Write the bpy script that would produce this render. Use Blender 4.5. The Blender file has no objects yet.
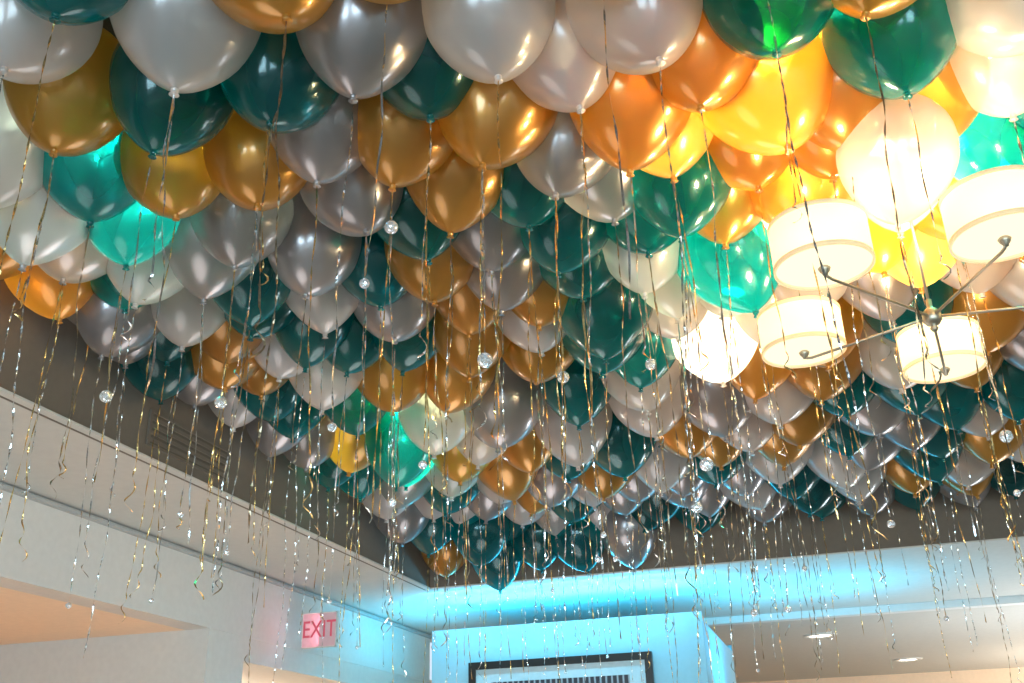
import bpy, bmesh, math, random
import numpy as np
from mathutils import Vector, Matrix, Euler
random.seed(7); rng=np.random.RandomState(11)
scene=bpy.context.scene
try:
    scene.view_settings.view_transform='Standard'
except Exception: pass
COL=scene.collection
# ---------------------------------------------------------------- camera
F=1000.0; PITCH=math.radians(24.5); YAW=math.radians(17.0); ROLL=math.radians(1.5)
CZ=1.55; CAM=Vector((0,0,CZ))
fh=Vector((-math.sin(YAW),math.cos(YAW),0)); rt=Vector((math.cos(YAW),math.sin(YAW),0))
fw=fh*math.cos(PITCH)+Vector((0,0,math.sin(PITCH)))
up=rt.cross(fw)
R=rt*math.cos(ROLL)-up*math.sin(ROLL)
U=up*math.cos(ROLL)+rt*math.sin(ROLL)
cam=bpy.data.cameras.new("camera"); co=bpy.data.objects.new("camera",cam); COL.objects.link(co)
cam.sensor_width=36; cam.lens=36*F/1024; cam.clip_start=0.02
m=Matrix((R,U,-fw)).transposed().to_4x4(); m.translation=CAM; co.matrix_world=m
scene.camera=co
def ray(u,v): return fw*F+R*(u-512)+U*(341.5-v)
def PH(u,v,h):
    d=ray(u,v); return CAM+d*(h/d.z)
def PY(u,v,y):
    d=ray(u,v); return CAM+d*(y/d.y)
def PX(u,v,x):
    d=ray(u,v); return CAM+d*(x/d.x)
def proj(p):
    d=Vector(p)-CAM; z=d.dot(fw)
    return 512+F*d.dot(R)/z, 341.5-F*d.dot(U)/z, z
# ---------------------------------------------------------------- materials
def newmat(n):
    m=bpy.data.materials.new(n); m.use_nodes=True; nt=m.node_tree; nt.nodes.clear()
    o=nt.nodes.new('ShaderNodeOutputMaterial'); return m,nt,o
def paint(n,c,rough=.6,metal=0,bump=.0,scale=30,var=.05,emis=None,es=0):
    m,nt,o=newmat(n); b=nt.nodes.new('ShaderNodeBsdfPrincipled'); nt.links.new(b.outputs[0],o.inputs[0])
    b.inputs['Roughness'].default_value=rough; b.inputs['Metallic'].default_value=metal
    nz=nt.nodes.new('ShaderNodeTexNoise'); nz.inputs['Scale'].default_value=scale; nz.inputs['Detail'].default_value=4
    tc=nt.nodes.new('ShaderNodeTexCoord'); nt.links.new(tc.outputs['Object'],nz.inputs['Vector'])
    r=nt.nodes.new('ShaderNodeValToRGB'); nt.links.new(nz.outputs['Fac'],r.inputs[0])
    r.color_ramp.elements[0].position=.3; r.color_ramp.elements[1].position=.7
    r.color_ramp.elements[0].color=tuple(x*(1-var) for x in c)+(1,)
    r.color_ramp.elements[1].color=tuple(min(1,x*(1+var)) for x in c)+(1,)
    nt.links.new(r.outputs[0],b.inputs['Base Color'])
    if bump:
        bp=nt.nodes.new('ShaderNodeBump'); bp.inputs['Strength'].default_value=bump; bp.inputs['Distance'].default_value=.002
        nt.links.new(nz.outputs['Fac'],bp.inputs['Height']); nt.links.new(bp.outputs[0],b.inputs['Normal'])
    if emis:
        b.inputs['Emission Color'].default_value=emis+(1,); b.inputs['Emission Strength'].default_value=es
    return m
def balloonmat(n,c,metal,rough,trl,trp,tcol,lo=.75,hi=1.2,coat=1.6):
    m,nt,o=newmat(n); N=nt.nodes; L=nt.links
    oi=N.new('ShaderNodeObjectInfo')
    hsv=N.new('ShaderNodeHueSaturation'); hsv.inputs['Color'].default_value=c+(1,)
    mr=N.new('ShaderNodeMapRange'); mr.inputs['To Min'].default_value=lo; mr.inputs['To Max'].default_value=hi
    L.new(oi.outputs['Random'],mr.inputs[0]); L.new(mr.outputs[0],hsv.inputs['Value'])
    b=N.new('ShaderNodeBsdfPrincipled'); b.inputs['Metallic'].default_value=metal; b.inputs['Roughness'].default_value=rough
    b.inputs['Coat Weight'].default_value=.9; b.inputs['Coat Roughness'].default_value=.12; b.inputs['Coat IOR'].default_value=coat
    L.new(hsv.outputs[0],b.inputs['Base Color'])
    t=N.new('ShaderNodeBsdfTranslucent'); t.inputs[0].default_value=tcol+(1,)
    m1=N.new('ShaderNodeMixShader'); m1.inputs[0].default_value=trl
    L.new(b.outputs[0],m1.inputs[1]); L.new(t.outputs[0],m1.inputs[2])
    tp=N.new('ShaderNodeBsdfTransparent'); tp.inputs[0].default_value=tcol+(1,)
    lw=N.new('ShaderNodeLayerWeight'); lw.inputs[0].default_value=.35
    inv=N.new('ShaderNodeMath'); inv.operation='SUBTRACT'; inv.inputs[0].default_value=1; L.new(lw.outputs['Facing'],inv.inputs[1])
    mu=N.new('ShaderNodeMath'); mu.operation='MULTIPLY'; mu.inputs[1].default_value=trp; L.new(inv.outputs[0],mu.inputs[0])
    m2=N.new('ShaderNodeMixShader'); L.new(mu.outputs[0],m2.inputs[0])
    L.new(m1.outputs[0],m2.inputs[1]); L.new(tp.outputs[0],m2.inputs[2]); L.new(m2.outputs[0],o.inputs[0])
    return m
BM={
 'teal':balloonmat('latex_teal',(.0,.105,.118),.3,.19,.30,.55,(.03,.62,.62),.6,1.35,1.7),
 'gold':balloonmat('latex_gold',(.52,.25,.06),.7,.28,.38,.18,(1.0,.68,.17)),
 'silver':balloonmat('latex_silver',(.40,.37,.39),.75,.26,.28,.30,(.86,.84,.84),.7,1.2),
 'white':balloonmat('latex_pearl',(.62,.58,.60),.2,.26,.40,.32,(1,.93,.84),.8,1.15),
}
LAB={'teal':'deep teal latex balloon with metallic ribbon against ceiling','gold':'metallic gold latex balloon with curling ribbon against ceiling',
 'silver':'pearly silver latex balloon with curling ribbon against ceiling','white':'pearl white latex balloon with curling ribbon against ceiling'}
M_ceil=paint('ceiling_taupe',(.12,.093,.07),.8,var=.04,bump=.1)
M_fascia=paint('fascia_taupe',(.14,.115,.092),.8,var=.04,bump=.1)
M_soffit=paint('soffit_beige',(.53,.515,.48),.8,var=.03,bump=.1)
M_header=paint('header_offwhite',(.60,.58,.55),.7,var=.03)
M_crown=paint('crown_paint',(.66,.65,.63),.5,var=.02)
M_peach=paint('peach_paint',(.88,.66,.48),.8,var=.03)
M_cream=paint('cream_paint',(.85,.82,.76),.8,var=.03)
M_blue=paint('pale_blue_paint',(.26,.50,.61),.7,var=.03)
M_floor=paint('carpet_greige',(.40,.36,.31),.9,var=.25,scale=8)
M_black=paint('black_lacquer',(.015,.015,.015),.3)
M_mat=paint('mat_board',(.42,.60,.68),.8)
M_nickel=paint('brushed_nickel',(.42,.37,.29),.4,1.0)
M_rail=paint('grey_rail',(.38,.38,.37),.5)
M_dark=paint('dark_slot',(.095,.077,.06),.7)
M_vent=paint('vent_metal',(.128,.105,.084),.6)
M_gold=paint('gold_ribbon',(.82,.58,.25),.26,1.0,scale=200,var=.25)
M_silv=paint('silver_ribbon',(.78,.80,.84),.22,1.0,scale=200,var=.25)
M_dteal=paint('bronze_ribbon',(.36,.29,.20),.3,1.0,scale=200,var=.3)
def emis(n,c,s):
    m,nt,o=newmat(n); e=nt.nodes.new('ShaderNodeEmission'); e.inputs[0].default_value=c+(1,); e.inputs[1].default_value=s
    nt.links.new(e.outputs[0],o.inputs[0]); return m
M_lens=emis('lamp_lens',(1,.88,.7),8)
M_led=emis('cyan_led',(.15,.85,1),6)
M_diff=emis('diffuser_glow',(1,.86,.56),1.5)
M_exit=emis('exit_red',(.95,.18,.25),.6)
def shademat():
    m,nt,o=newmat('shade_fabric'); N=nt.nodes;L=nt.links
    tr=N.new('ShaderNodeBsdfTranslucent'); tr.inputs[0].default_value=(1,.90,.70,1)
    df=N.new('ShaderNodeBsdfDiffuse'); df.inputs[0].default_value=(.9,.84,.72,1)
    mx=N.new('ShaderNodeMixShader'); mx.inputs[0].default_value=.35; L.new(df.outputs[0],mx.inputs[1]); L.new(tr.outputs[0],mx.inputs[2])
    em=N.new('ShaderNodeEmission'); em.inputs[0].default_value=(1,.84,.55,1); em.inputs[1].default_value=.5
    ad=N.new('ShaderNodeAddShader'); L.new(mx.outputs[0],ad.inputs[0]); L.new(em.outputs[0],ad.inputs[1])
    L.new(ad.outputs[0],o.inputs[0]); return m
M_shade=shademat()
M_band=paint('shade_band',(.78,.58,.34),.7,emis=(1,.72,.36),es=.4)
def glass():
    m,nt,o=newmat('crystal'); b=nt.nodes.new('ShaderNodeBsdfPrincipled'); b.inputs['Base Color'].default_value=(.95,.97,1,1)
    b.inputs['Transmission Weight'].default_value=.7; b.inputs['Roughness'].default_value=.02; b.inputs['IOR'].default_value=1.6
    b.inputs['Metallic'].default_value=.3
    nt.links.new(b.outputs[0],o.inputs[0]); return m
M_crystal=glass()
# ---------------------------------------------------------------- mesh helpers
def mkobj(name,verts,faces,mat,smooth=False,parent=None):
    me=bpy.data.meshes.new(name); me.from_pydata(verts,[],faces); me.update()
    if mat: me.materials.append(mat)
    if smooth:
        for p in me.polygons: p.use_smooth=True
    o=bpy.data.objects.new(name,me); COL.objects.link(o)
    if parent: o.parent=parent
    return o
def boxgeo(a,b):
    x0,y0,z0=a;x1,y1,z1=b
    v=[(x0,y0,z0),(x1,y0,z0),(x1,y1,z0),(x0,y1,z0),(x0,y0,z1),(x1,y0,z1),(x1,y1,z1),(x0,y1,z1)]
    f=[(0,3,2,1),(4,5,6,7),(0,1,5,4),(1,2,6,5),(2,3,7,6),(3,0,4,7)]
    return v,f
def box(name,a,b,mat,parent=None,struct=False):
    o=mkobj(name,*boxgeo(a,b),mat,parent=parent)
    if struct: o['kind']='structure'
    return o
def boxes(name,lst,mat,parent=None,struct=False):
    V=[];Fc=[]
    for a,b in lst:
        v,f=boxgeo(a,b); n=len(V); V+=v; Fc+=[tuple(i+n for i in q) for q in f]
    o=mkobj(name,V,Fc,mat,parent=parent)
    if struct: o['kind']='structure'
    return o
def lathe_mesh(name,prof,seg,mat,smooth=True):
    V=[];Fc=[];rings=[]
    for r,z in prof:
        if r<1e-6: rings.append([len(V)]); V.append((0,0,z))
        else:
            rings.append(list(range(len(V),len(V)+seg)))
            for i in range(seg):
                a=2*math.pi*i/seg; V.append((r*math.cos(a),r*math.sin(a),z))
    for A,B in zip(rings,rings[1:]):
        if len(A)==1 and len(B)==1: continue
        for i in range(seg):
            j=(i+1)%seg
            if len(A)==1: Fc.append((A[0],B[i],B[j]))
            elif len(B)==1: Fc.append((A[i],B[0],A[j]))
            else: Fc.append((A[i],B[i],B[j],A[j]))
    me=bpy.data.meshes.new(name); me.from_pydata(V,[],Fc); me.update()
    bm=bmesh.new(); bm.from_mesh(me); bmesh.ops.recalc_face_normals(bm,faces=bm.faces); bm.to_mesh(me); bm.free()
    me.materials.append(mat)
    if smooth:
        for p in me.polygons: p.use_smooth=True
    return me
def addmesh(name,me,parent=None,loc=(0,0,0)):
    o=bpy.data.objects.new(name,me); COL.objects.link(o); o.location=loc
    if parent: o.parent=parent
    return o
def tube(name,pts,r,mat,parent=None,seg=12):
    V=[];Fc=[]
    pts=[Vector(p) for p in pts]
    for k,p in enumerate(pts):
        t=(pts[min(k+1,len(pts)-1)]-pts[max(k-1,0)]).normalized()
        a=t.cross(Vector((0,0,1)))
        if a.length<1e-3: a=t.cross(Vector((1,0,0)))
        a.normalize(); b=t.cross(a)
        for i in range(seg):
            th=2*math.pi*i/seg; V.append(tuple(p+a*(r*math.cos(th))+b*(r*math.sin(th))))
    for k in range(len(pts)-1):
        for i in range(seg):
            j=(i+1)%seg; Fc.append((k*seg+i,k*seg+j,(k+1)*seg+j,(k+1)*seg+i))
    Fc.append(tuple(range(seg))[::-1]); Fc.append(tuple(range((len(pts)-1)*seg,len(pts)*seg)))
    return mkobj(name,V,Fc,mat,True,parent)
def light(name,typ,loc,energy,color,parent=None,rot=None,**kw):
    l=bpy.data.lights.new(name,typ); l.energy=energy; l.color=color
    for k,v in kw.items(): setattr(l,k,v)
    o=bpy.data.objects.new(name,l); COL.objects.link(o); o.location=loc
    if rot: o.rotation_euler=rot
    if parent: o.parent=parent
    return o
# ---------------------------------------------------------------- room shell
HS=1.2; HC=1.8; HL=.84
ZS=CZ+HS; ZC=CZ+HC; ZL=CZ+HL
ci=PH(430,588,HS); cout=PH(430,635,HS)
X0,Y0=ci.x,ci.y; XO,YO=cout.x,cout.y
XR=4.2; YB=-2.6; WR=5.6; WB=-4.2; WL=-8.5; WF=13.0
t=.06
box('floor',(WL,WB,-.1),(WR,WF,0),M_floor,struct=True)
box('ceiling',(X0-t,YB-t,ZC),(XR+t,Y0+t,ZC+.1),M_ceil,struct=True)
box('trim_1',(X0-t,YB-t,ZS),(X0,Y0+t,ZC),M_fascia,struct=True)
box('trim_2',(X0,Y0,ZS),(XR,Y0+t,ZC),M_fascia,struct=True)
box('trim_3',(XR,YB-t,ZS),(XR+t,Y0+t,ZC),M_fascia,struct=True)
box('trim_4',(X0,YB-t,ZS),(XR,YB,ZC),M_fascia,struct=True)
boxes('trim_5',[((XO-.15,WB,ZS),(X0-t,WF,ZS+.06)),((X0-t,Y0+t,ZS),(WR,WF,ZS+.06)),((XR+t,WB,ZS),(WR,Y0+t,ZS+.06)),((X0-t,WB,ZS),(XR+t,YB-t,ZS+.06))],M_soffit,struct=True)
boxes('trim_6',[((X0-.03,YB,ZS-.008),(X0+.006,Y0,ZS)),((X0-.03,Y0-.006,ZS-.008),(XR,Y0+.03,ZS))],M_soffit,struct=True)
boxes('trim_7',[((XO-.15,WB,ZL),(XO,YO,ZS))],M_header,struct=True)
boxes('trim_8',[((XO,WB,ZS-.03),(XO+.025,YO,ZS-.015))],M_rail,struct=True)
box('ceiling_low',(WL,WB,ZL),(XO-.15,WF,ZL+.06),M_peach,struct=True)
yb=PH(0,645,HL).y
boxes('trim_9',[((WL,yb,ZL-.34),(XO-.005,yb+.35,ZL)),((XO-.6,yb+.35,ZL-.13),(XO-.005,YO+.5,ZL))],M_header,struct=True)
box('trim_10',(X0,YO+.15,ZS-.05),(WR,YO+.25,ZS),M_crown,struct=True)
box('wall_left',(WL-.1,WB,0),(WL,WF,ZL),M_peach,struct=True)
box('wall_far',(WL,WF,0),(WR,WF+.1,ZS),M_peach,struct=True)
box('wall_right',(WR,WB,0),(WR+.1,WF,ZS),M_cream,struct=True)
wb=[]
wins=[(-2.4,-.6),(.2,2.0),(2.8,4.6)]
xs=[WL]+[w for p in wins for w in p]+[WR]
for i in range(0,len(xs),2): wb.append(((xs[i],WB-.1,0),(xs[i+1],WB,ZS)))
for a,b in wins:
    wb.append(((a,WB-.1,0),(b,WB,.7))); wb.append(((a,WB-.1,2.4),(b,WB,ZS)))
boxes('wall_back',wb,M_cream,struct=True)
for k,(a,b) in enumerate(wins):
    mid=(a+b)/2
    boxes('window_%d'%(k+1),[((a,WB-.08,.7),(a+.05,WB-.02,2.4)),((b-.05,WB-.08,.7),(b,WB-.02,2.4)),((a,WB-.08,.7),(b,WB-.02,.75)),((a,WB-.08,2.35),(b,WB-.02,2.4)),((mid-.02,WB-.08,.7),(mid+.02,WB-.02,2.4))],M_crown,struct=True)
    light('window_daylight','AREA',(mid,WB-.15,1.55),150,(.62,.87,1),rot=(math.radians(90),0,0),shape='RECTANGLE',size=1.75,size_y=1.6)
# accent partition with a trough on top hiding a cyan led strip
yp=PH(432,631,1.0).y
xl=PY(432,640,yp).x; xr=PY(704,640,yp).x
zt=PY(580,620,yp).z
dd=.1
while proj((xr,yp+dd,zt-.2))[0]<735 and dd<2.5: dd+=.02
yq=yp+dd
boxes('wall_accent',[((xl,yp,0),(xr,yq,zt-.05)),((xl,yp,zt-.05),(xr,yp+.02,zt)),((xl,yq-.02,zt-.05),(xr,yq,zt))],M_blue,struct=True)
led=box('led_strip',(xl+.05,yp+.12,zt-.05),(xr-.05,yp+.15,zt-.04),M_led)
led['label']='cyan LED light strip on top of pale blue partition'; led['category']='light strip'
CY=(.03,.62,1)
light('led_glow','AREA',((xl+xr)/2,yp+.1,zt-.02),42,CY,rot=(math.radians(180),0,0),shape='RECTANGLE',size=xr-xl-.1,size_y=.12)
light('partition_fill','AREA',((xl+xr)/2,Y0+.12,ZS-.03),9,(.2,.75,1),rot=(math.radians(50),0,0),shape='RECTANGLE',size=xr-xl,size_y=.05)  # added cyan light to tint the partition front, no strip here
light('cyan_fill','AREA',(XO+.35,YO-1.0,ZS-.4),5,CY,rot=(math.radians(180),0,0),shape='RECTANGLE',size=.1,size_y=.8)  # added light, carries the cyan glow left along the soffit; no fixture
light('cyan_fill','AREA',(xr+.6,yp+.6,ZS-.6),18,CY,rot=(math.radians(180),0,0),shape='RECTANGLE',size=1.1,size_y=.6)  # added light, carries the cyan glow right of the partition; no fixture
# ---------------------------------------------------------------- framed picture on partition
pl=PY(470,664,yp); pr=PY(652,651,yp)
zt2=(pl.z+pr.z)/2; W=pr.x-pl.x; H=.62*W
fr=bpy.data.objects.new('framed_picture',None); COL.objects.link(fr); fr.location=((pl.x+pr.x)/2,yp,zt2-H)
fr['label']='black framed print with pale mat hung on pale blue partition'; fr['category']='picture'
bw=.045
boxes('frame',[((-W/2,-.03,0),(-W/2+bw,-.001,H)),((W/2-bw,-.03,0),(W/2,-.001,H)),((-W/2+bw,-.03,0),(W/2-bw,-.001,bw)),((-W/2+bw,-.03,H-bw),(W/2-bw,-.001,H))],M_black,parent=fr)
box('mat_board',(-W/2+bw,-.012,bw),(W/2-bw,-.002,H-bw),M_mat,parent=fr)
m_,nt,o_=newmat('striped_print'); b=nt.nodes.new('ShaderNodeBsdfPrincipled'); nt.links.new(b.outputs[0],o_.inputs[0])
wv=nt.nodes.new('ShaderNodeTexWave'); wv.inputs['Scale'].default_value=9; wv.inputs['Distortion'].default_value=1.0
tc=nt.nodes.new('ShaderNodeTexCoord'); nt.links.new(tc.outputs['Object'],wv.inputs['Vector'])
rp=nt.nodes.new('ShaderNodeValToRGB'); rp.color_ramp.elements[0].color=(.02,.02,.03,1); rp.color_ramp.elements[1].color=(.3,.36,.4,1); rp.color_ramp.elements[0].position=.6
nt.links.new(wv.outputs['Fac'],rp.inputs[0]); nt.links.new(rp.outputs[0],b.inputs['Base Color'])
mg=.10
box('print',(-W/2+bw+mg,-.016,bw+mg),(W/2-bw-mg,-.012,H-bw-mg*.8),m_,parent=fr)
# ---------------------------------------------------------------- vent on the fascia
p=PX(190,448,X0)
e=bpy.data.objects.new('air_vent',None); COL.objects.link(e); e.location=(X0,p.y,p.z)
e['label']='dark slotted air vent set in taupe tray ceiling side'; e['category']='vent'
hw=.26
box('slot_backing',(.0,-hw,-.06),(.003,hw,.06),M_dark,parent=e)
boxes('grille',[((.0,-hw-.015,.06),(.008,hw+.015,.07)),((.0,-hw-.015,-.07),(.008,hw+.015,-.06)),((.0,-hw-.015,-.06),(.008,-hw,.06)),((.0,hw,-.06),(.008,hw+.015,.06))]+[((.003,-hw,-.052+i*.028),(.007,hw,-.037+i*.028)) for i in range(4)],M_vent,parent=e)
# ---------------------------------------------------------------- exit sign
pe=PX(320,630,XO+.25)
ex=bpy.data.objects.new('exit_sign',None); COL.objects.link(ex); ex.location=pe; ex.scale=(.66,.66,.85)
ex['label']='glowing red exit sign hanging below the ceiling edge'; ex['category']='exit sign'
m_case=paint('sign_plate',(.54,.40,.43),.4,emis=(1,.28,.40),es=.08)
box('sign_plate',(-.16,-.015,-.11),(.16,.015,.11),m_case,parent=ex)
boxes('sign_edge',[((-.165,-.02,.11),(.165,.02,.115)),((-.165,-.02,-.115),(.165,.02,-.11)),((-.165,-.02,-.115),(-.16,.02,.115)),((.16,-.02,-.115),(.165,.02,.115))],M_header,parent=ex)
tube('stem',[(0,0,.11),(0,0,(ZS-pe.z)/.85)],.006,M_crown,parent=ex)
cu=bpy.data.curves.new('t','FONT'); cu.body='EXIT'; cu.size=.16; cu.extrude=.003; cu.align_x='CENTER'; cu.align_y='CENTER'
to=bpy.data.objects.new('t',cu); COL.objects.link(to); bpy.context.view_layer.update()
me=bpy.data.meshes.new_from_object(to.evaluated_get(bpy.context.evaluated_depsgraph_get())); bpy.data.objects.remove(to)
me.materials.clear(); me.materials.append(M_exit)
l=addmesh('lettering',me,ex,(0,-.018,0)); l.rotation_euler=(math.radians(90),0,0)
light('sign_glow','AREA',(0,-.04,0),.4,(1,.25,.35),parent=ex,rot=(math.radians(90),0,math.radians(90)),shape='RECTANGLE',size=.2,size_y=.2)
# ---------------------------------------------------------------- recessed downlights
ringm=lathe_mesh('lamp_ring',[(.06,0),(.062,-.008),(.085,-.006),(.09,0)],32,M_crown)
lensm=lathe_mesh('lamp_lens',[(0,-.003),(.06,-.002)],32,M_lens)
def downlight(p,label,power=0,col=(1,.8,.5),sc=1.0,group=None):
    e=bpy.data.objects.new('recessed_downlight',None); COL.objects.link(e); e.location=p; e.scale=(sc,)*3
    e['label']=label; e['category']='ceiling light'; 
    if group: e['group']=group
    addmesh('trim_ring',ringm,e); addmesh('lens',lensm,e)
    if power: light('lamp','AREA',(0,0,-.012),power,col,parent=e,shape='DISK',size=.11)
for u,v in [(820,635),(908,659)]:
    p=PH(u,v,HS); p.z=ZS; downlight(p,'small round recessed downlight with white ring in pale soffit',8,sc=1.6,group='downlights in the soffit')
for u,v,pw,c in [(805,190,58,(1,.80,.44)),(868,185,55,(1,.82,.47)),(75,250,6,(1,.85,.6)),(712,320,22,(1,.84,.58)),(1000,110,34,(1,.83,.52)),(770,90,44,(1,.79,.42)),(930,200,38,(1,.84,.52)),(650,130,20,(1,.8,.45))]:
    p=PH(u,v,1.62); p.z=ZC; downlight(p,'bright warm recessed downlight shining through the balloons',pw,c,1.2,'downlights above the balloons')
for (u,v),pw,cl in [((395,437),34,(.85,1,.6)),((122,205),10,(.9,1,.7)),((730,232),16,(.9,1,.65)),((995,130),9,(.9,1,.7)),((50,180),5,(.7,1,.9))]:
    p=PH(u,v,1.60); p.z=ZC; downlight(p,'bright white recessed downlight directly over a teal balloon' if u!=50 else 'faint recessed downlight over a silver balloon',pw,cl,.8,'downlights above the balloons')
light('warm_area_lamp','AREA',(-5.6,5.5,ZL-.5),150,(1,.66,.42),rot=(math.radians(180),0,0),shape='DISK',size=1.2)
pc=PH(260,676,HL)
light('cream_ceiling_fill','AREA',(pc.x-.9,pc.y,ZL-.7),110,(1,.9,.72),rot=(math.radians(180),0,0),shape='DISK',size=1.0)  # unseen upward light added to brighten the low ceiling past the beam
light('far_area_lamp','AREA',(3.0,11.4,ZS-1.2),80,(1,.90,.76),rot=(math.radians(180),0,0),shape='DISK',size=1.6)
light('soffit_fill','AREA',(2.4,8.4,.8),95,(.88,.96,1),rot=(math.radians(180),0,0),shape='DISK',size=1.5)  # added fill that lightens the far soffit from below, no fixture
light('room_fill','POINT',(-1.4,4.2,1.0),56,(1,.96,.93),shadow_soft_size=.6)  # added point fill to lift the whole room, no lamp stands here
light('room_fill','POINT',(-2.0,1.6,1.1),34,(1,.94,.88),shadow_soft_size=.6)  # second added fill, nearer the camera
# ---------------------------------------------------------------- chandelier
cc=PH(933,322,1.01); HB=1.05
tg=[PH(945,370,1.05),PH(805,352,1.05),PH(824,268,1.05),PH(1003,240,1.05)]
an=[math.atan2(q.y-cc.y,q.x-cc.x) for q in tg]; ra=[math.hypot(q.y-cc.y,q.x-cc.x) for q in tg]
SZ=.026
ch=bpy.data.objects.new('chandelier',None); COL.objects.link(ch); ch.location=(cc.x,cc.y,CZ+HB-SZ)
ch['label']='five-arm brushed nickel chandelier with lit cream drum shades'; ch['category']='chandelier'
cz0=CZ+HB-SZ
tube('rod',[(0,0,0),(0,0,ZC-cz0-.03)],.0038,M_nickel,parent=ch)
addmesh('ceiling_canopy',lathe_mesh('canopy',[(0,-.04),(.02,-.04),(.06,-.02),(.065,0),(0,0)],32,M_nickel),ch,(0,0,ZC-cz0))
addmesh('hub',lathe_mesh('hub',[(0,-.04),(.006,-.038),(.010,-.03),(.005,-.024),(.015,-.02),(.022,-.01),(.022,.010),(.014,.018),(.007,.024),(.007,.045),(0,.045)],32,M_nickel),ch)
RS=.108;HH=.112
shadem=lathe_mesh('lamp_shade',[(RS,0),(RS,HH),(RS-.003,HH),(RS-.003,0),(RS,0)],64,M_shade)
bandm=lathe_mesh('shade_band',[(RS+.0012,0),(RS+.0012,.010),(RS-.004,.010),(RS-.004,0),(RS+.0012,0)],64,M_band)
diffm=lathe_mesh('diffuser',[(0,.004),(.06,.004),(RS-.004,.007),(RS-.004,.010),(0,.008)],48,M_diff)
finm=lathe_mesh('finial',[(0,-.020),(.005,-.018),(.007,-.013),(.011,-.008),(.014,-.001),(.01,.003),(0,.004)],24,M_nickel)
socm=lathe_mesh('bulb',[(0,.03),(.018,.035),(.028,.055),(.02,.08),(.012,.09),(0,.09)],20,M_lens)
RA=sum(ra)/4
arms=list(zip(an,[.9*r+.1*RA for r in ra]))
g=(an[0]+an[3])/2
arms.append((g,RA))
for a,rr_ in arms:
    dx,dy=math.cos(a),math.sin(a)
    tube('arm',[(dx*.02,dy*.02,0),(dx*(rr_-.02),dy*(rr_-.02),0.004),(dx*(rr_-.006),dy*(rr_-.006),.007),(dx*rr_,dy*rr_,.014)],.0036,M_nickel,parent=ch)
    s=addmesh('lamp_shade',shadem,ch,(dx*rr_,dy*rr_,SZ))
    addmesh('shade_band',bandm,s); addmesh('shade_band',bandm,s,(0,0,HH-.010)); addmesh('diffuser',diffm,s); addmesh('finial',finm,s); addmesh('bulb',socm,s)
    light('bulb_light','POINT',(0,0,.12),12,(1,.78,.42),parent=s,shadow_soft_size=.03)
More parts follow.
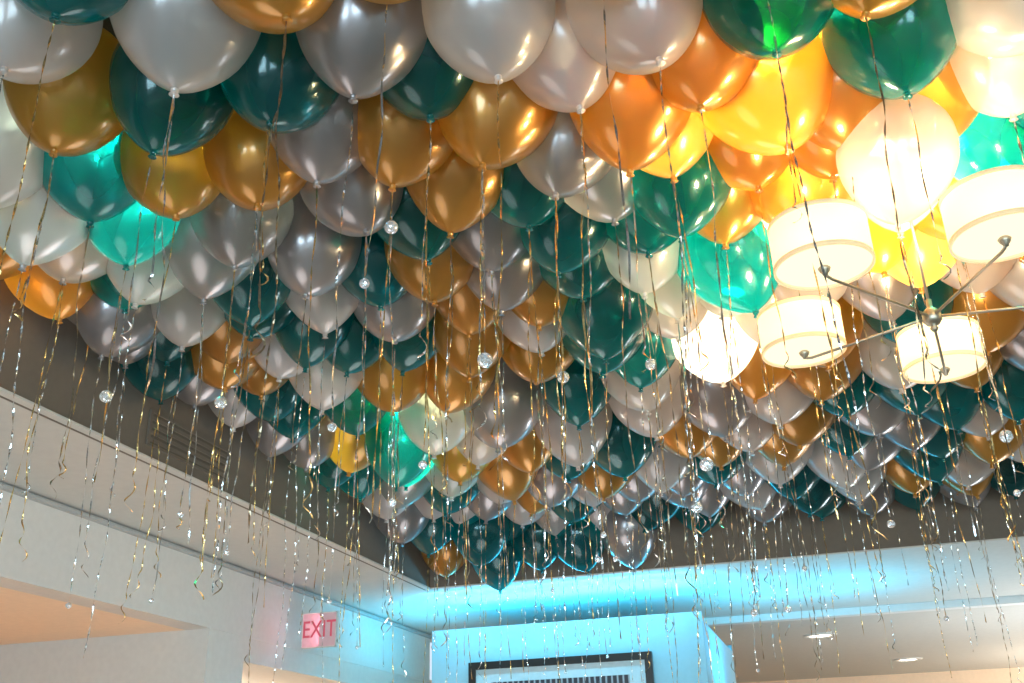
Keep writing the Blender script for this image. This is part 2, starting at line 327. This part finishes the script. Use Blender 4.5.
# ---------------------------------------------------------------- balloons
def balloon_prof(Lw,ex):
    pr=[(0,1.06)]
    for i in range(1,10):
        a=math.pi/2*i/9; pr.append((math.sin(a),1.06*math.cos(a)))
    for i in range(1,15):
        s=i/14*.985; pr.append((max(.05,math.cos(math.pi/2*s)**ex),-Lw*s))
    pr.append((.04,-Lw))
    return pr
SH=[(1.38,.68),(1.28,.60),(1.34,.64)]
bmesh_={(c,k):lathe_mesh('balloon_'+c,balloon_prof(*SH[k]),40,BM[c]) for c in BM for k in range(3)}
knm={(c,k):lathe_mesh('knot_'+c,[(.04,.01-SH[k][0]),(.055,-.015-SH[k][0]),(.055,-.035-SH[k][0]),(.035,-.05-SH[k][0]),(.06,-.08-SH[k][0]),(.068,-.092-SH[k][0]),(0,-.08-SH[k][0])],14,BM[c]) for c in BM for k in range(3)}
A=[(190,5,145,'white'),(30,10,125,'white'),(372,20,130,'silver'),(490,8,130,'white'),(630,2,130,'white'),(765,-15,112,'teal'),(882,32,130,'teal'),(985,45,120,'white'),
(175,82,114,'teal'),(287,70,116,'teal'),(72,85,112,'gold'),(395,112,105,'gold'),(497,85,124,'gold'),(640,82,124,'gold'),(765,75,142,'gold'),(163,155,98,'gold'),(258,148,98,'gold'),
(58,190,114,'silver'),(122,205,72,'teal'),(357,178,98,'silver'),(467,165,104,'gold'),(570,135,102,'silver'),(675,155,110,'teal'),(888,120,118,'white'),(236,212,92,'silver'),(152,240,92,'white'),
(318,240,84,'silver'),(562,205,100,'teal'),(640,225,86,'white'),(730,234,112,'teal',1.55),(795,160,112,'gold'),(995,130,100,'teal'),(428,242,94,'gold'),(512,252,88,'silver'),(597,290,106,'teal',1.56),
(394,290,88,'silver'),(250,268,80,'teal'),(198,290,80,'white'),(305,307,80,'teal'),(468,318,86,'gold'),(540,332,84,'gold'),(712,325,94,'white'),(640,335,78,'teal'),(325,350,84,'white'),
(395,362,84,'gold'),(235,335,82,'gold'),(108,350,70,'teal'),(150,320,70,'teal'),(45,318,76,'silver'),(395,437,72,'teal',1.54),(577,375,76,'teal'),(500,400,82,'silver'),(572,415,78,'white'),
(905,295,88,'teal'),(985,290,92,'gold'),(790,395,80,'gold'),(870,385,82,'silver'),(838,440,78,'white'),(848,408,74,'teal'),(925,430,78,'teal'),(985,410,80,'gold'),(960,440,74,'white'),
(775,435,76,'white'),(1010,365,80,'teal'),(810,468,70,'teal'),(720,385,84,'silver'),(760,345,80,'gold'),(650,390,80,'white'),(35,265,84,'gold'),(110,290,84,'silver'),(290,390,74,'teal'),
(250,410,70,'silver'),(265,372,74,'teal'),(320,440,70,'teal'),(440,405,78,'white'),(365,478,70,'white'),(515,500,68,'teal'),(600,500,66,'white'),(515,560,54,'teal',1.36),(450,548,48,'gold',1.42),
(665,440,76,'white'),(705,440,72,'teal'),(620,430,76,'teal'),(450,470,72,'teal'),(560,460,74,'silver'),(870,475,66,'silver'),(770,500,62,'silver'),(645,500,62,'teal'),(905,470,66,'teal'),
(10,225,90,'gold'),(932,70,110,'gold'),(945,180,95,'gold'),(860,205,100,'gold'),(10,140,90,'white'),(330,110,95,'silver'),(700,50,100,'gold'),(840,80,110,'gold'),(1010,200,90,'gold'),(1000,-10,110,'white'),
(670,285,84,'white'),(820,320,80,'gold'),(960,340,78,'gold'),(775,290,80,'white'),(870,260,84,'silver'),
(480,525,58,'teal',1.42),(545,535,56,'teal',1.44),(430,510,60,'teal',1.5),(590,540,56,'teal',1.45),(395,505,58,'silver',1.5),(350,430,70,'gold'),(180,355,74,'silver'),(215,385,70,'white'),(300,430,68,'silver'),
(705,500,62,'teal'),(740,470,64,'white'),(830,505,58,'teal'),(950,480,62,'silver'),(1000,455,66,'teal'),(640,530,54,'silver',1.48),(500,450,72,'gold'),(355,390,72,'teal'),(455,365,76,'gold'),
(10,310,84,'silver'),(70,350,70,'teal'),(545,270,88,'gold'),(690,405,80,'gold'),(600,455,70,'gold')]
P=[];Rr=[];C=[];W_=[]
for a in A:
    u,v,w,c=a[:4]; hc=a[4] if len(a)>4 else 1.60
    p=PH(u,v,hc); dep=proj(p)[2]; r=min(.19 if v>330 else .178,max(.15,w*dep/F/2*1.03))
    if v<0: r=min(r,.16)
    hmax=HC-1.06*r-.005
    if hc>hmax: p=PH(u,v,hmax)
    P.append([p.x,p.y,p.z]); Rr.append(r); C.append(c); W_.append(1)
dcam=Vector((cc.x,cc.y,0)).normalized()
P.append([cc.x-dcam.x*.165,cc.y-dcam.y*.165,CZ+1.40]); Rr.append(.14); C.append('white'); W_.append(1)
P0=[list(p) for p in P]
row=0; y=.3
cols=['teal']*34+['silver']*20+['gold']*23+['white']*23
while y<Y0-.14:
    far=y>3.2; sp=.265 if far else .21
    x=X0+.15+(row%2)*sp/2
    while x<XR-.15:
        q=Vector((x+rng.uniform(-.03,.03),y+rng.uniform(-.03,.03),CZ+1.62))
        u,v,z=proj(q)
        if z>.5 and -40<u<1070 and -75<v<700:
            if min((q.x-a[0])**2+(q.y-a[1])**2 for a in P0)>(.205 if far else .145)**2:
                P.append([q.x,q.y,q.z]); Rr.append(rng.uniform(.17,.186) if far else rng.uniform(.152,.166)); 
                cl=cols[rng.randint(100)]
                if u>700 and v<330 and rng.rand()<.7: cl='gold' if rng.rand()<.7 else 'white'
                elif 300<u<700 and v>450: cl=['teal','teal','teal','silver','gold','white'][rng.randint(6)]
                C.append(cl); W_.append(0)
        x+=sp
    y+=sp*.866; row+=1
P=np.array(P);Rr=np.array(Rr);H0=P.copy();W_=np.array(W_,float); n=len(P)
print("balloons",n,len(A))
mob=np.where(W_>0,.22,1.0)
for it in range(160):
    P[:,2]+=.005*(1-W_)
    P+=(H0-P)*(.12*W_[:,None])
    P[:,:2]+=(H0[:,:2]-P[:,:2])*.04*(1-W_[:,None])
    d=P[:,None,:]-P[None,:,:]; dist=np.linalg.norm(d,axis=2)+np.eye(n)*9
    mn=(Rr[:,None]+Rr[None,:])*.81
    ov=np.clip(mn-dist,0,None)
    dirv=d/dist[:,:,None]
    P+= (dirv*ov[:,:,None]*.35).sum(1)*mob[:,None]
    dc=P[:,:2]-np.array([cc.x,cc.y]); dl=np.linalg.norm(dc,axis=1)+1e-6
    push=np.clip(Rr*.97+.01-dl,0,None); P[:,:2]+=dc/dl[:,None]*push[:,None]
    P[:,0]=np.maximum(P[:,0],X0+Rr+.01); P[:,1]=np.minimum(P[:,1],Y0-Rr-.01)
    P[:,2]=np.minimum(P[:,2],ZC-Rr*1.06-.004)
    lo=np.where(P[:,1]<3.6,CZ+1.50,CZ+1.36); lo[len(A)]=CZ+1.38
    P[:,2]=np.maximum(P[:,2],lo)
# ribbons
def ribbon_mesh(k,L,mat,curl,tw,w,straight=False):
    rr=random.Random(100+k); ns=int(60*L/.7)+20; V=[];Fc=[]
    ph=[rr.uniform(0,6.28) for _ in range(4)]; am=rr.uniform(.003,.010)*(.3 if straight else 1)
    pts=[]
    for i in range(ns+1):
        s=i/ns; z=-L*s
        e=min(1,s*4)
        px=e*(am*math.sin(ph[0]+s*L*8)+.25*am*math.sin(ph[1]+s*L*29)); py=e*(am*math.sin(ph[2]+s*L*7)+.25*am*math.sin(ph[3]+s*L*33))
        if straight: px*=1-s; py*=1-s
        if curl and s>.82:
            q=(s-.82)/.18; rad=.013*q**.7; th=q*math.pi*2*curl
            px+=rad*math.cos(th); py+=rad*math.sin(th)
            z=-L*.82-(L*.18)*q*.7
        pts.append((px,py,z))
    for i,(px,py,z) in enumerate(pts):
        a=ph[0]+tw*i/ns*L+.6*math.sin(i*.37+ph[1]); wx=w/2*math.cos(a); wy=w/2*math.sin(a)
        tilt=.3*w*math.sin(i*.9+ph[2])
        V+=[(px-wx,py-wy,z-tilt),(px+wx,py+wy,z+tilt)]
        if i: Fc.append((2*i-2,2*i-1,2*i+1,2*i))
    me=bpy.data.meshes.new('ribbon'); me.from_pydata(V,[],Fc); me.materials.append(mat); me['end']=pts[-1]
    return me
RM=[];k=0
for mat in (M_gold,M_silv,M_silv,M_dteal,M_gold,M_silv):
    for L,curl,tw in [(.5,1.5,25),(.66,1.5,40),(.78,0,30),(.95,0,55),(.88,1.6,35),(.72,0,20)]:
        k+=1; RM.append((ribbon_mesh(k,L,mat,curl,tw*1.3,.0040),L,curl))
bm=bmesh.new(); bmesh.ops.create_icosphere(bm,subdivisions=2,radius=.009); crm=bpy.data.meshes.new('crystal_bead'); bm.to_mesh(crm); bm.free(); crm.materials.append(M_crystal)
bm=bmesh.new(); bmesh.ops.create_icosphere(bm,subdivisions=3,radius=.017); crl=bpy.data.meshes.new('crystal_bead_large'); bm.to_mesh(crl); bm.free(); crl.materials.append(M_crystal)
kinds=rng.randint(0,3,n); knots=[];BO=[]
for i in range(n):
    r=Rr[i]; c=C[i]; kd=int(kinds[i])
    M=Matrix.Translation(P[i])@Euler((rng.normal(0,.11),rng.normal(0,.11),rng.uniform(0,6.28))).to_matrix().to_4x4()@Matrix.Diagonal((r,r,r*rng.uniform(.95,1.05),1))
    b=bpy.data.objects.new('balloon',bmesh_[(c,kd)]); COL.objects.link(b); b.matrix_world=M
    b['label']=LAB[c]; b['category']='balloon'; b['group']='party balloons floating against the ceiling'
    kn=bpy.data.objects.new('knot',knm[(c,kd)]); COL.objects.link(kn); kn.parent=b
    knotp=M@Vector((0,0,-SH[kd][0]-.05)); knots.append(knotp); BO.append((b,M.inverted()))
def addribbon(i,rm,RMt):
    b,inv=BO[i]
    rb=bpy.data.objects.new('ribbon',rm); COL.objects.link(rb); rb.parent=b; rb.matrix_parent_inverse=inv; rb.matrix_basis=RMt
    return rb
def addbead(rb,RMt,mesh,e,rad):
    T=Matrix.Translation(e-Vector((0,0,rad)))
    bd=bpy.data.objects.new('crystal_bead',mesh); COL.objects.link(bd); bd.parent=rb
    bd.matrix_parent_inverse=(RMt).inverted(); bd.matrix_basis=T
used=set()
for bu,bv in [(400,228),(965,62),(478,361),(118,397),(240,403),(696,465),(645,365),(977,292),(950,437),(563,378),(590,560),(670,508)]:
    best=None
    for i,kp in enumerate(knots):
        if i in used: continue
        u,v,z=proj(kp)
        if v<bv-25 and v>bv-230 and abs(u-bu)<16:
            sc=abs(u-bu)+z*4
            if best is None or sc<best[0]: best=(sc,i)
    if best is None: print('no bead',bu,bv); continue
    i=best[1]; used.add(i); kp=knots[i]
    lo,hi=.02,1.5
    for _ in range(30):
        mid=(lo+hi)/2
        if proj(kp-Vector((0,0,mid)))[1]<bv: lo=mid
        else: hi=mid
    L=max(.05,lo-.018); rm=ribbon_mesh(500+i,L,M_silv,0,35,.0038,True)
    RMt=Matrix.Translation(kp); rb=addribbon(i,rm,RMt); addbead(rb,RMt,crl,kp-Vector((0,0,L)),.016)
for i in range(n):
    knotp=knots[i]
    for j in range(2 if rng.rand()<.4 else 1):
        rm,L,cl=RM[rng.randint(len(RM))]
        off=Vector((0,0,0)) if j==0 else Vector((rng.uniform(-.012,.012),rng.uniform(-.012,.012),0))
        tilt=Euler((rng.normal(0,.025),rng.normal(0,.025),rng.uniform(0,6.28))).to_matrix().to_4x4()
        RMt=Matrix.Translation(knotp)@tilt@Matrix.Diagonal((1,1,rng.uniform(.85,1.15),1))
        rb=addribbon(i,rm,RMt)
        if not cl and rng.rand()<.28:
            addbead(rb,RMt,crm,RMt@Vector(rm['end'][:]),.008)
# ---------------------------------------------------------------- world
w=bpy.data.worlds.new('world'); scene.world=w; w.use_nodes=True
bg=w.node_tree.nodes['Background']; bg.inputs[0].default_value=(.75,.85,1,1); bg.inputs[1].default_value=1.0
